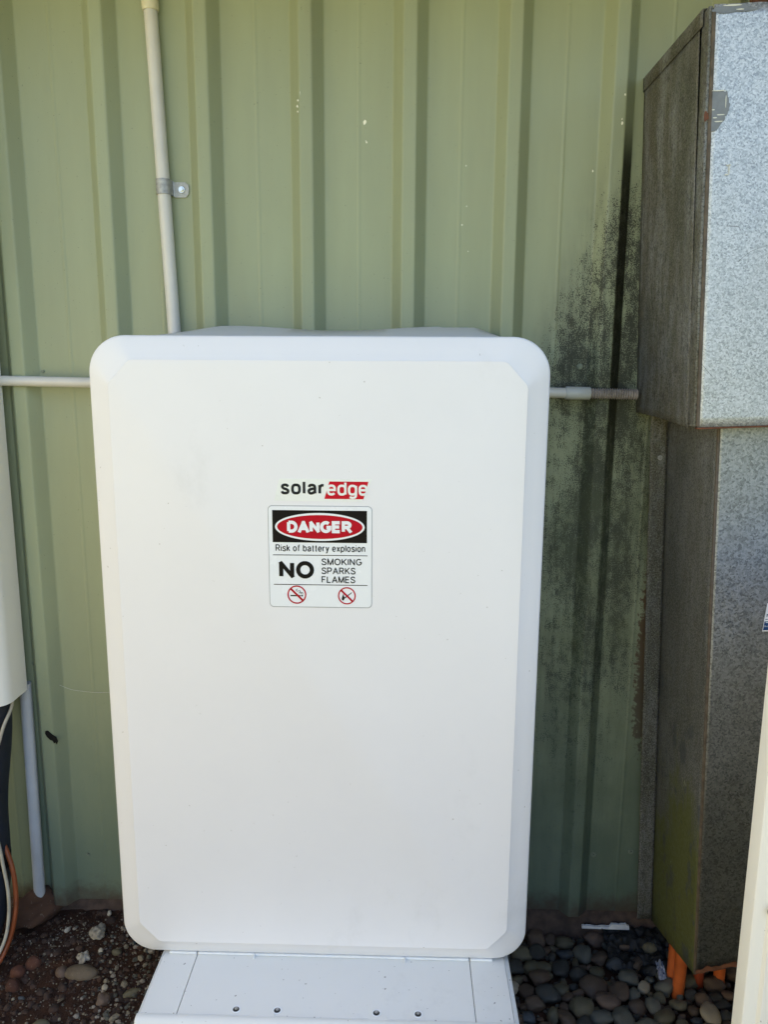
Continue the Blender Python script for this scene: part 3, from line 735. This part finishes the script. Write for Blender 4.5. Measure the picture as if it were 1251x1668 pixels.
oc = tag(link('cable', tube(smooth_path([(-.856, -.055, .66), (-.860, -.075, .50), (-.872, -.115, .36), (-.838, -.137, .26), (-.8315, -.143, .195), (-.8330, -.152, .150), (-.8470, -.162, .092), (-.870, -.190, .050), (-.92, -.21, .040)]), .0052, 12), M['cable_orange'], smooth=40), 'orange cable curving beside the navy lagged pipe', 'cable')
wc = tag(link('cable', tube(smooth_path([(-.842, -.060, .66), (-.838, -.080, .604), (-.8440, -.118, .560), (-.870, -.140, .44), (-.850, -.152, .29), (-.8400, -.157, .215), (-.8405, -.163, .155), (-.8520, -.174, .098), (-.880, -.20, .052), (-.93, -.222, .040)]), .0036, 12), M['cable_white'], smooth=40), 'thin off-white cable curving between navy pipe and orange cable', 'cable')

# ------------------------------------------------------------------ galvanised duct and meter cabinet (leaning a little)
def lean(o): o.rotation_euler = (0, radians(-2.3), 0)
O = Vector((.580, 0, .075))
dx = thing('cable_duct', 'tall dull galvanised steel duct with wall flange below the meter cabinet', 'duct', O); lean(dx)
def lp(name, bm, mat, par, smooth=None): return link(name, bm, mat, par, smooth)
def quad_grid(f, nu, nv):
    bm = bmesh.new(); V = [[bm.verts.new(f(i / nu, j / nv)) for i in range(nu + 1)] for j in range(nv + 1)]
    for j in range(nv):
        for i in range(nu): bm.faces.new((V[j][i], V[j][i + 1], V[j + 1][i + 1], V[j + 1][i]))
    return bm
def sol(o, t=.0012, off=0): m = o.modifiers.new('s', 'SOLIDIFY'); m.thickness = t; m.offset = off; return o
def ragged(u, s, a): return a * (noise.noise(Vector((u * 40, s, 0))) + .5 * noise.noise(Vector((u * 130, s, 2))))
FD = -.281
def dent(u, v, s): return .0016 * noise.noise(Vector((u * 2.5, v * 6, s)))
sol(lp('front_panel', quad_grid(lambda u, v: (.0015 + u * .42, FD + dent(u, v, 1) * min(1, u * 8), (.086 + ragged(u, 1, .0025) + .016 * min(1, u * 6)) * (1 - v) + v * 1.19), 60, 40), M['galv_duct'], dx, 60))
sol(lp('side_panel', quad_grid(lambda u, v: (0, -.0245 + u * (FD + .0245), (.002 + ragged(u, 5, .0022) + .084 * u) * (1 - v) + v * 1.19), 16, 40), M['galv_algae'], dx, 60))
sol(lp('wall_flange', quad_grid(lambda u, v: (-.034 + u * .034 + .0008 * noise.noise(Vector((v * 20, u, 0))), -.0262 - .0008 * noise.noise(Vector((v * 8, 0, 5))), (.008 + ragged(u, 8, .002)) * (1 - v) + v * 1.19), 6, 60), M['galv_side'], dx, 60))
lp('corner_fold', box(-.0012, .0036, FD - .0014, FD + .004, .088, 1.188, .0012, 2), M['edge_brown'], dx, 40)
lp('bottom_rust', quad_grid(lambda u, v: (.002 + u * .40, FD - .0022, .088 + ragged(u, 1, .0025) + .016 * min(1, u * 6) + v * (.010 + .006 * noise.noise(Vector((u * 30, 3, 3))))), 80, 2), M['rusty'], dx)
lp('screw', hexhead((-.014, -.0275, 1.070), .0052, flange=True), M['zinc'], dx, 40)
mc = thing('meter_cabinet', 'big weathered galvanised steel meter cabinet on the wall at upper right', 'cabinet', O); lean(mc)
X0, Z0, Z1 = -.057, 1.159, 1.790
# body: left side sheet that bows a little, bottom with a curled front corner
sol(lp('side_panel', quad_grid(lambda u, v: (X0 + .0018 * sin(v * pi) * sin(u * pi) + .004 * u * u * (1 - v), -.002 + u * -.282, Z0 + .003 - .010 * u * u * (1 - v) * 1 + v * (Z1 - Z0 - .018 - .006 * u)), 24, 40), M['galv_side'], mc, 60))
lp('body', box(X0 + .012, X0 + .62, -.270, -.002, Z0 + .006, Z1 - .02), M['galv_side'], mc)
# lid: folded sheet with a lip over the side
sol(lp('lid', quad_grid(lambda u, v: ((X0 - .002 + .64 * max(0, v - .1) / .9), -.0015 - u * .300, Z1 - .020 + .024 * min(1, v / .1) - .004 * u + .02 * max(0, v - .1)), 20, 10), M['galv_side'], mc, 60))
# front door pan with a return at the left
sol(lp('door_panel', quad_grid(lambda u, v: (X0 + .0075 + u * .60, -.3200 + .0012 * noise.noise(Vector((u * 4, v * 4, 9))), Z0 - .004 + v * (Z1 - Z0 + .002) + ragged(u, 3, .0010) * (v > .95)), 60, 40), M['galv_front'], mc, 60))
lp('door_return', box(X0 + .0005, X0 + .0065, -.3190, -.2900, Z0 - .003, Z1 - .003, .0014, 2), M['galv_side'], mc, 40)
lp('door_gap', box(X0 + .004, X0 + .010, -.2885, -.2835, Z0 - .002, Z1 - .012), M['dark'], mc)
lp('door_edge', box(X0 + .0050, X0 + .0102, -.3217, -.3100, Z0 - .003, Z1 - .012, .0008, 1), M['edge_brown'], mc)
lp('door_hem', box(X0 + .0060, X0 + .60, -.3212, -.3100, Z0 - .0075, Z0 - .0045, .001, 1), M['rusty'], mc)
# bare grey patches where a label was torn off, standing a hair proud
def blob(cx, cz, rx, rz, seed, y):
    pts = []
    for k in range(26):
        a = 2 * pi * k / 26; q = 1 + .55 * noise.noise(Vector((cos(a) * 1.3, sin(a) * 1.3, seed)))
        pts.append((cx + rx * q * cos(a), cz + rz * q * sin(a)))
    return flat(pts, y, .0003)
M['patch'] = plain('old_glue_patch', (.17, .18, .185), .5, .2, .2, 60)
M['residue'] = plain('pale_label_residue', (.62, .62, .54), .7, 0, .1, 50)
def jag(pts, y, n=7, a=.0012):
    out = []
    for p, q in zip(pts, pts[1:] + pts[:1]):
        for k in range(n): t = k / n; out.append((p[0] * (1 - t) + q[0] * t + rnd.uniform(-a, a), p[1] * (1 - t) + q[1] * t + rnd.uniform(-a, a)))
    return flat(out, y, .0003)
PX, PZ = X0 + .0085, 1.668
lp('torn_patch', jag([(PX + a, PZ + b) for a, b in ((.0005, 0), (.0225, -.002), (.0285, -.024), (.0215, -.041), (.0090, -.057), (.0005, -.060))], -.3215), M['patch'], mc)
lp('torn_patch', blob(X0 + .034, Z1 - .010, .030, .006, 4, -.3215), M['patch'], mc)
for cx, cz, w, h in ((.0300, 1.6520, .0007, .0085), (.0190, 1.6675, .0100, .0009), (.0225, 1.6330, .0060, .0009), (.0200, 1.6235, .0065, .0009), (.0145, 1.6290, .0030, .0008), (.0115, 1.6405, .0025, .0009), (.034, Z1 - .005, .014, .0011), (.046, Z1 - .011, .006, .001), (.0385, 1.560, .004, .0009), (.0395, 1.553, .0009, .008), (.036, 1.546, .003, .0009)):
    pts = [(X0 + cx + w * cos(2 * pi * k / 9) * (.8 + .4 * rnd.random()), cz + h * sin(2 * pi * k / 9) * (.8 + .4 * rnd.random())) for k in range(9)]
    lp('label_residue', flat(pts, -.3220, .0003), M['residue'], mc)
lp('rust_spot', blob(X0 + .0012, 1.632, .004, .007, 8, -.3214), M['rusty'], mc)
M['scratch'] = plain('scratch_line', (.06, .06, .06), .7)
def wire(pts, w, y):
    bm = bmesh.new(); P = smooth_path([(a, y, b) for a, b in pts], 6); return tube(P, w, 5, bm)
for pts in ([(.006, 1.262), (.032, 1.232), (.062, 1.206), (.085, 1.190)], [(.044, 1.245), (.060, 1.233), (.078, 1.216)], [(.060, 1.415), (.080, 1.43), (.105, 1.438)], [(.04, 1.47), (.058, 1.468), (.062, 1.462)]):
    lp('scratch', wire([(X0 + a, b) for a, b in pts], .0004, -.3206), M['scratch'], mc)
lp('cap_bracket', box(.108, .2, -.16, -.06, Z1 + .03, Z1 + .14, .004, 2), M['rusty'], mc)
# sticker on the duct
stx = thing('sticker', 'small white and navy sticker on the galvanised duct at the right edge', 'sticker', O); lean(stx)
sx0, sz0, sz1 = .0915, .786, .838
skew = .003
lp('sticker_sheet', flat([(sx0, sz0), (sx0 + .09, sz0), (sx0 + .09, sz1), (sx0 + .006, sz1)], FD - .0034, .0004), M['sign_white'], stx)
lp('navy_band', flat([(sx0 + .0012, sz0 + .0022), (sx0 + .088, sz0 + .0022), (sx0 + .088, sz0 + .0185), (sx0 + .0030, sz0 + .0185)], FD - .0037, .0003), M['navy_ink'], stx)
lp('lettering', text_bm('Nu', sx0 + .0060, sx0 + .0160, sz0 + .0262, sz0 + .0330, FD - .0037, .17), M['navy_ink'], stx)
lp('lettering', text_bm('Supp', sx0 + .0026, sx0 + .0150, sz0 + .0085, sz0 + .0112, FD - .0040, .17), M['sign_white'], stx)
lp('rule_line', flat([(sx0 + .0048, sz0 + .0160), (sx0 + .0200, sz0 + .0160), (sx0 + .0200, sz0 + .0172), (sx0 + .0050, sz0 + .0172)], FD - .0040, .0003), M['sign_white'], stx)
lp('rule_line', flat([(sx0 + .0040, sz0 + .0218), (sx0 + .0160, sz0 + .0218), (sx0 + .0160, sz0 + .0228), (sx0 + .0042, sz0 + .0228)], FD - .0037, .0003), M['navy_ink'], stx)

# orange pipes rising into the duct
for (a, b, r, mt, lab) in (((.596, -.164, -.01), (.606, -.152, .32), .0125, 'orange', 'bright orange pipe in front, rising from pebbles into the galvanised duct'),
                       ((.5935, -.135, -.01), (.602, -.120, .32), .0125, 'orange', 'orange pipe set behind the front one at the left edge of the duct'),
                       ((.648, -.138, -.01), (.655, -.126, .32), .0110, 'red_orange', 'red-orange pipe in shadow under the middle of the duct'),
                       ((.694, -.134, -.01), (.700, -.122, .32), .0120, 'orange', 'orange pipe under the right end of the duct beside white cabinet')):
    tag(link('orange_pipe', tube([a, Vector(a).lerp(Vector(b), .5), b], r, 20), M[mt], smooth=40), lab, 'pipe', 'orange pipes under the galvanised duct')

# ------------------------------------------------------------------ white cabinet at the right edge
wcab = thing('white_cabinet', 'tall white metal cabinet cut off by the right edge, nearest the viewer', 'cabinet', (.80, -.45, 0))
cx0, cx1, cz0, cz1 = .5120, 1.24, .06, 1.02
def wo_(i, r=.03): return corners(cx0 + i, cx1 - i, cz0 + i, cz1 - i, r - i)
lo = [at(wo_(.0235), -.6130), at(wo_(.0225), -.6126), at(wo_(.0200), -.6085), at(wo_(.0190), -.6070), at(wo_(.0045), -.6055), at(wo_(.0012), -.6035), at(wo_(0), -.5990), at(wo_(0), -.5750), at(wo_(.004), -.572)]
part('front_cover', loft(lo), M['offwhite'], wcab, smooth=30)
part('rear_body', box(.74, 1.22, -.572, -.22, .03, .99, .01), M['offwhite'], wcab)
bm = hexhead((.5365, -.6130, .5570), .0085)
part('bolt', bm, M['zinc'], wcab, smooth=40)

# ------------------------------------------------------------------ stones
def stone(name, x, y, sx, sy, mat, label, cat='stone', group=None, seed=None, sz=None, sub=3, amp=.16, rot=None, zoff=0, freq=1.6):
    seed = seed if seed is not None else rnd.uniform(0, 50)
    sz = sz or min(sx, sy) * .42
    o = link(name, rock_bm(seed, sx / 2, sy / 2, sz, sub, amp, freq), mat, smooth=70)
    o.location = (x, y, gh(x, y) + sz * .35 + zoff); o.rotation_euler = (0, 0, rot if rot is not None else rnd.uniform(-.5, .5))
    return tag(o, label, cat, group)
L = 'the dark soil left of the battery'
stone('rock', -.848, -.034, .150, .062, M['st_rock'], 'large brown rock at the wall foot below the short pale conduit', 'rock', seed=2.2, sz=.036, rot=.82, amp=.42, zoff=.012, freq=2.1, sub=4)
stone('stone', -.690, -.070, .031, .034, M['st_white'], 'biggest whitish pitted stone on the dark soil, near the wall', seed=3, sz=.015, amp=.45, freq=2.4, sub=4)
stone('stone', -.696, -.136, .023, .026, M['st_white'], 'whitish pitted stone just behind the long tan stone', seed=4.4, sz=.013, amp=.5, freq=2.6, sub=4)
stone('stone', -.686, -.176, .076, .036, M['st_tan'], 'long smooth tan stone half sunk in the dark soil', seed=5, sz=.016, rot=-.05, amp=.1)
stone('stone', -.729, -.174, .026, .026, M['st_pink'], 'purplish stone touching the left end of the long tan stone', seed=6, sz=.013)
stone('stone', -.800, -.157, .034, .028, M['st_red'], 'red-brown stone, rightmost of three below the cables', seed=7, sz=.014)
stone('stone', -.824, -.177, .031, .027, M['st_red'], 'red-brown stone, middle one of three below the cables', seed=8, sz=.013)
stone('stone', -.818, -.211, .032, .029, M['st_red'], 'red-brown stone, lowest of three below the cables', seed=9, sz=.015)
stone('stone', -.612, -.244, .024, .030, M['st_pink'], 'pinkish-grey triangular stone on the soil near the stand', seed=10, sz=.012, amp=.3)
stone('stone', -.620, -.212, .013, .013, M['st_white'], 'small round pale stone above the pinkish triangular stone', seed=11, sz=.007)
stone('stone', -.560, -.221, .032, .016, M['st_olive'], 'narrow olive-grey stone beside the floor stand', seed=12, sz=.009, rot=.6, amp=.3)
stone('stone', -.707, -.317, .034, .024, M['st_olive'], 'round olive stone at the bottom edge of the picture', seed=13, sz=.014)
stone('stone', -.630, -.316, .018, .013, M['st_pale'], 'small tan stone at the bottom edge, near the stand', seed=14, sz=.008)
stone('stone', -.629, -.119, .022, .015, M['st_olive'], 'flat olive stone under the battery left corner', seed=15, sz=.008)
stone('stone', -.685, -.012, .010, .014, M['st_white'], 'small white stone at the foot of the wall near the battery', seed=16, sz=.006)
stone('stone', -.765, -.061, .010, .014, M['st_white'], 'small white stone right of the large brown rock', seed=17, sz=.006)
stone('stone', -.664, -.121, .011, .012, M['st_white'], 'small white stone right of the pitted stone behind the tan stone', seed=18, sz=.007)
stone('stone', -.786, -.237, .016, .009, M['st_blue'], 'small greenish-grey flat stone on the bare soil', seed=19, sz=.004)

# river pebbles: shapes are shared, colours and sizes are individual
GP = 'river pebbles right of the battery'
shapes = []
for k in range(20):
    b = rock_bm(20 + k * 1.37, 1, 1, 1, 3, .30, 1.3)
    me_o = link('pebble', b, M['pebble'], smooth=80); shapes.append(me_o.data); bpy.data.objects.remove(me_o)
fixedmesh = {}
def pebble(x, y, z, sx, sy, sz, mat, label, tilt=.25):
    m = rnd.choice(shapes)
    key = (m.name, mat)
    if mat != 'pebble':
        if key not in fixedmesh:
            c = m.copy(); c.materials.clear(); c.materials.append(M[mat]); fixedmesh[key] = c
        m = fixedmesh[key]
    o = bpy.data.objects.new('pebble', m); COL.objects.link(o)
    o.location = (x, y, z); o.scale = (sx / 2, sy / 2, sz); o.rotation_euler = (rnd.uniform(-tilt, tilt), rnd.uniform(-tilt, tilt), rnd.uniform(-.35, .35))
    tag(o, label, 'pebble', GP)
placed = []
HAND = [(.378,-.219,.053,.046,'st_olive','broad olive-grey pebble in the middle of the pebble bed'),(.416,-.165,.050,.047,'st_brown','large reddish-brown pebble in the middle of the pebble bed'),(.439,-.199,.049,.044,'st_pink','pinkish-brown pebble resting against the large reddish-brown one'),(.469,-.175,.038,.040,'st_brown','round brown pebble right of the pinkish-brown one'),
 (.500,-.134,.045,.036,'st_grey','grey pebble below the crumpled black plastic'),(.413,-.237,.053,.031,'st_grey','flat grey pebble in front of the pinkish-brown one'),(.458,-.244,.042,.042,'st_grey','round grey pebble at the lower middle of the bed'),(.319,-.187,.049,.040,'st_dark','dark grey pebble near the floor stand corner'),
 (.305,-.142,.041,.039,'st_brown',None),(.361,-.108,.034,.046,'st_dark',None),(.450,-.080,.037,.034,'st_brown',None),(.344,-.246,.031,.042,'st_brown',None),(.529,-.206,.032,.040,'st_grey',None),(.552,-.181,.022,.031,'st_olive',None),(.543,-.235,.050,.031,'st_olive','olive pebble in front of the bright orange pipe'),(.504,-.259,.058,.030,'st_grey','long grey-brown pebble at the bottom edge of the bed'),
 (.376,-.067,.035,.025,'st_blue','blue-grey pebble at the back of the bed under the white scrap'),(.436,-.118,.030,.034,'st_olive',None),(.525,-.157,.026,.024,'st_pale',None),(.501,-.174,.023,.031,'st_grey',None),(.451,-.151,.019,.024,'st_olive',None),(.319,-.106,.037,.024,'st_olive',None),(.311,-.066,.038,.031,'st_dark',None),(.247,-.164,.018,.026,'st_pale','small pale tan pebble against the floor stand side'),
 (.423,-.264,.027,.016,'st_brown',None),(.641,-.223,.038,.049,'st_pale','pale speckled tan pebble near the foot of the white cabinet'),(.610,-.215,.025,.025,'st_brown',None),(.610,-.239,.021,.016,'st_blue',None),(.588,-.199,.033,.026,'st_olive',None),(.678,-.196,.036,.024,'st_dark',None),(.670,-.175,.031,.025,'st_dark',None),(.700,-.171,.026,.026,'st_pink','pinkish pebble beside the edge of the white cabinet'),
 (.620,-.173,.026,.026,'st_dark',None),(.576,-.244,.022,.016,'st_olive',None),(.673,-.224,.025,.023,'st_dark',None),(.616,-.262,.049,.024,'st_olive','broad olive pebble at the bottom edge near the white cabinet')]
GEN = 'smooth grey, olive or brown river pebble lying among others right of the battery'
MARKS = [(h[0], h[1], h[5]) for h in HAND if h[5]] + [(.48, -.01, 'torn white board'), (.545, -.06, 'crumpled black plastic sheet'), (.598, -.17, 'bright orange pipe')]
KIND = (('st_grey', 'grey', 22), ('st_brown', 'brown', 28), ('st_olive', 'olive', 26), ('st_dark', 'dark grey', 14), ('st_pink', 'pinkish', 8), ('st_blue', 'blue-grey', 3))
def where(x, y):
    """the nearest landmark and on which side of it the pebble lies"""
    mx, my, nm = min(MARKS, key=lambda m: (m[0] - x) ** 2 + (m[1] - y) ** 2)
    a = math.degrees(math.atan2(y - my, x - mx)) % 360
    side = ('right of', 'behind and right of', 'behind', 'behind and left of', 'left of', 'in front and left of', 'in front of', 'in front and right of')[int((a + 22.5) // 45) % 8]
    for cut in (' in the middle', ' resting against', ' right of the', ' below the', ' in front of', ' at the', ' near the', ' against the', ' beside the'):
        if nm.find(cut) > 0: nm = nm[:nm.find(cut)]
    return side, nm.replace('large ', '').replace('broad ', '').replace('bright ', '').replace('small ', '')
CN = {k[0]: k[1] for k in KIND}; CN['st_pale'] = 'pale tan'
taken = set()
def name_pebble(mt, x, y, r):
    sz = 'big' if r > .016 else 'medium' if r > .0105 else 'small'
    side, nm = where(x, y); lab = '%s %s pebble %s the %s' % (sz, CN[mt], side, nm); k = 0
    while lab in taken:
        lab = '%s %s pebble, %s nearest %s the %s' % (sz, CN[mt], ('second', 'third', 'fourth', 'fifth', 'sixth', 'seventh', 'eighth')[k], side, nm); k += 1
    taken.add(lab); return lab
for (x, y, a, b, mt, lab) in HAND:
    s = min(a, b) * .36
    lab = lab or name_pebble(mt, x, y, (a + b) / 4)
    pebble(x, y, .010 + s * .75, a * 1.06, b * 1.06, s, mt, lab, .18); placed.append((x, y, (a + b) / 4, s))
cnt = 0; small = []
def free(x, y, r, f=.86): return all((x - p[0]) ** 2 + (y - p[1]) ** 2 > ((r + p[2]) * f) ** 2 for p in placed)
for r in [.021, .019, .017, .015, .013, .0115, .010, .0085, .0075, .0065]:
    for _ in range(int(240 / (r / .01))):
        x = rnd.uniform(.205, .80); y = rnd.uniform(-.40, -.012)
        if x - r < .218: continue
        if y > -.05 and rnd.random() < .3: continue
        if free(x, y, r):
            if cnt < 255:
                e = rnd.uniform(.66, 1.0); s = r * rnd.uniform(.62, .85)
                w, h = (2.2 * r, 2.2 * r * e) if rnd.random() < .7 else (2.2 * r * e, 2.2 * r)
                mt, cn, _w = rnd.choices(KIND, [k[2] for k in KIND])[0]
                lab = name_pebble(mt, x, y, r)
                pebble(x, y, .006 + s * .8, w, h, s, mt, lab, .35); cnt += 1
            else: small.append((x, y, r))
            placed.append((x, y, r, r))
# grit between the pebbles
def grit(name, items, mats, sub=1, smooth=True):
    bm = bmesh.new(); tmp = bpy.data.meshes.new('t')
    for (x, y, z, r, mi) in items:
        b = rock_bm(rnd.uniform(0, 60), r * rnd.uniform(.7, 1.2), r * rnd.uniform(.7, 1.2), r * rnd.uniform(.55, .9), sub, .3, 1.4)
        bmesh.ops.rotate(b, verts=b.verts[:], matrix=Matrix.Rotation(rnd.uniform(0, 6.3), 3, 'Z')); bmesh.ops.translate(b, verts=b.verts[:], vec=(x, y, z))
        for f in b.faces: f.material_index = mi; f.smooth = smooth
        b.to_mesh(tmp); b.free(); bm.from_mesh(tmp)
    me = bpy.data.meshes.new(name); bm.to_mesh(me); bm.free()
    for m in mats: me.materials.append(m)
    o = bpy.data.objects.new(name, me); COL.objects.link(o); o['kind'] = 'stuff'; return o
it = [(x, y, gh(x, y) + r * .5, r, rnd.choice((0, 0, 1, 2))) for x, y, r in small]
for _ in range(900):
    x = rnd.uniform(.21, .80); y = rnd.uniform(-.40, -.005); r = rnd.uniform(.003, .006)
    if x < .222 and y > -.45: continue
    it.append((x, y, gh(x, y) + r * .4, r, rnd.choice((0, 1, 2, 2))))
o = grit('fine_pebbles', it, [M['st_grey'], M['st_brown'], M['st_dark']])
tag(o, 'fine dark grit filling the gaps between river pebbles', 'grit')
it = []
def under_stand(x, y): return x > -.475 and y > -.45
n = 0
while n < 2600:
    x = rnd.uniform(-1.02, -.42); y = rnd.uniform(-.42, -.008)
    if under_stand(x, y): continue
    dens = .22 + .95 / (1 + math.exp(-(x + .63) * 18)) + (.55 if abs(x + .74) < .05 and -.1 < y < -.03 else 0) + (.35 if x < -.75 and -.15 < y < -.08 else 0)
    if rnd.random() > dens: continue
    r = min(.0080, .0010 + rnd.expovariate(1 / (.0008 + .0009 * (x > -.66))))
    q = rnd.random(); mi = 0 if q < .22 else 1 if q < .55 else 2 if q < .8 else 3
    it.append((x, y, gh(x, y) + r * .3, r, mi)); n += 1
o = grit('gravel', it, [M['st_pale2'], M['st_pale'], M['st_grey'], M['st_rock']], 1, False); tag(o, 'pale gravel chips strewn on the dark soil', 'gravel')
it = []
for _ in range(1500):
    x = rnd.uniform(-1.02, -.42); y = rnd.uniform(-.42, .0)
    if under_stand(x, y): continue
    r = .002 + rnd.expovariate(1 / .0022); it.append((x, y, gh(x, y), min(r, .011), 0))
M['clod'] = plain('soil_crumbs', (.042, .023, .015), .95, 0, .5, 60, .5)
o = grit('soil_clods', it, [M['clod']]); tag(o, 'dark red-brown soil crumbs', 'soil')

# ------------------------------------------------------------------ small litter
bm = quad_grid(lambda u, v: (.470 + u * .155 + .004 * noise.noise(Vector((u * 9, v * 9, 3))), -.004 - v * (.115 + .02 * noise.noise(Vector((u * 4, 0, 8)))), .018 + .030 * (1 - v) * (1 - .3 * u) + .016 * noise.fractal(Vector((u * 5, v * 5, 1)), 1, 2, 5)), 60, 44)
o = tag(link('plastic_sheet', bm, M['black_plastic'], smooth=40), 'crumpled black plastic sheet tucked under the wall left of the duct', 'plastic sheet')
sol(o, .0008)
top = [(.4245, .0445)]
for k in range(30):
    u = k / 29; x = .4245 + u * .108
    z = .0505 + .0050 * noise.noise(Vector((u * 5, 3, 0))) + .0022 * noise.noise(Vector((u * 22, 1, 0))) + (.005 if u > .62 else 0) - (.003 if u > .94 else 0)
    top.append((x, z))
top.append((.534, .0432))
tag(link('torn_board', flat(top, -.016, .006), M['paper']), 'torn strip of white board lying along the wall foot', 'scrap')
tag(link('plastic_scrap', quad_grid(lambda u, v: (.562 + u * .016 + .004 * noise.noise(Vector((u * 5, v * 5, 3))), -.112 - v * .036, .030 + .016 * (1 - v) + .010 * noise.fractal(Vector((u * 4, v * 4, 6)), 1, 2, 4)), 14, 14), M['film'], smooth=40), 'scrap of pale crinkled plastic film left of the orange pipes', 'plastic scrap')
pts = [(-.0090, .0125), (-.0050, .0130), (.0020, .0060), (.0095, .0010), (.0120, -.0075), (.0100, -.0125), (.0075, -.0090), (.0050, -.0110), (.0030, -.0060), (-.0020, -.0040), (-.0075, .0020), (-.0098, .0080)]
tag(link('tape_scrap', flat([(-.7840 + x * 1.25, .5040 + z * 1.25) for x, z in pts], -.0292, .0018), M['tape']), 'torn scrap of black tape stuck on the left wall rib', 'scrap')
tag(link('cobweb', tube(smooth_path([(-.757, -.0255, .628), (-.735, -.016, .6135), (-.705, -.012, .6075), (-.680, -.018, .6085), (-.650, -.0262, .613), (-.6, -.045, .622)]), .00035, 5), M['web']), 'single pale strand of cobweb between two wall ribs', 'cobweb')
for i, (x, y, a, l) in enumerate(((-.775, -.112, .3, .016), (-.765, -.125, -.6, .012), (-.70, -.245, 1.1, .018), (-.645, -.190, .5, .018))):
    bm = quad_grid(lambda u, v: ((u - .5) * l, (v - .5) * l * .28 * (1 - abs(2 * u - 1) ** 2 * .9), .0015 * sin(u * 3)), 8, 3)
    o = link('dry_leaf', bm, M['st_tan'], smooth=60); sol(o, .0004)
    o.location = (x, y, gh(x, y) + .005); o.rotation_euler = (.2, .1, a)
    tag(o, ['small dry leaf lying below the large brown rock', 'smaller dry leaf on the soil, second below the large brown rock', 'dry leaf sliver on the bare soil near the bottom edge', 'dry leaf sliver beside the long tan stone'][i], 'leaf', 'dry leaves on the soil')

# ------------------------------------------------------------------ beyond the frame: added fence for warm bounce, added wall to dim the right
fn = thing('bounce_fence', 'added unseen pale yellow paling fence bouncing warm light from beyond the left edge', 'fence', (-2.4, -4, 0))
pm = None
for k in range(50):
    y = -8.0 + k * .15
    if pm is None:
        pm = part('paling', box(-2.41, -2.39, y, y + .14, -.02, 1.9), M['timber'], fn); pm0 = y
    else:
        c = pm.copy(); COL.objects.link(c); c.parent = fn; c.location = (0, y - pm0, 0)
for z in (.35, 1.45): part('rail', box(-2.455, -2.411, -8.0, -.5, z, z + .08), M['timber'], fn)
sw = thing('light_blocking_wall', 'added unseen dark green wall blocking light from beyond the right edge', 'wall', (3.6, -2, 0))
part('wall_face', box(3.6, 3.66, -4.2, -.66, 0, 2.44), M['blocker_wall'], sw)

# stain masks on the wall are in wall coordinates: put the sheets' object origin at world height
for o in wall.children:
    if o.name.startswith('wall_sheet'):
        for v in o.data.vertices: v.co.z += .08
        o.location.z -= .08
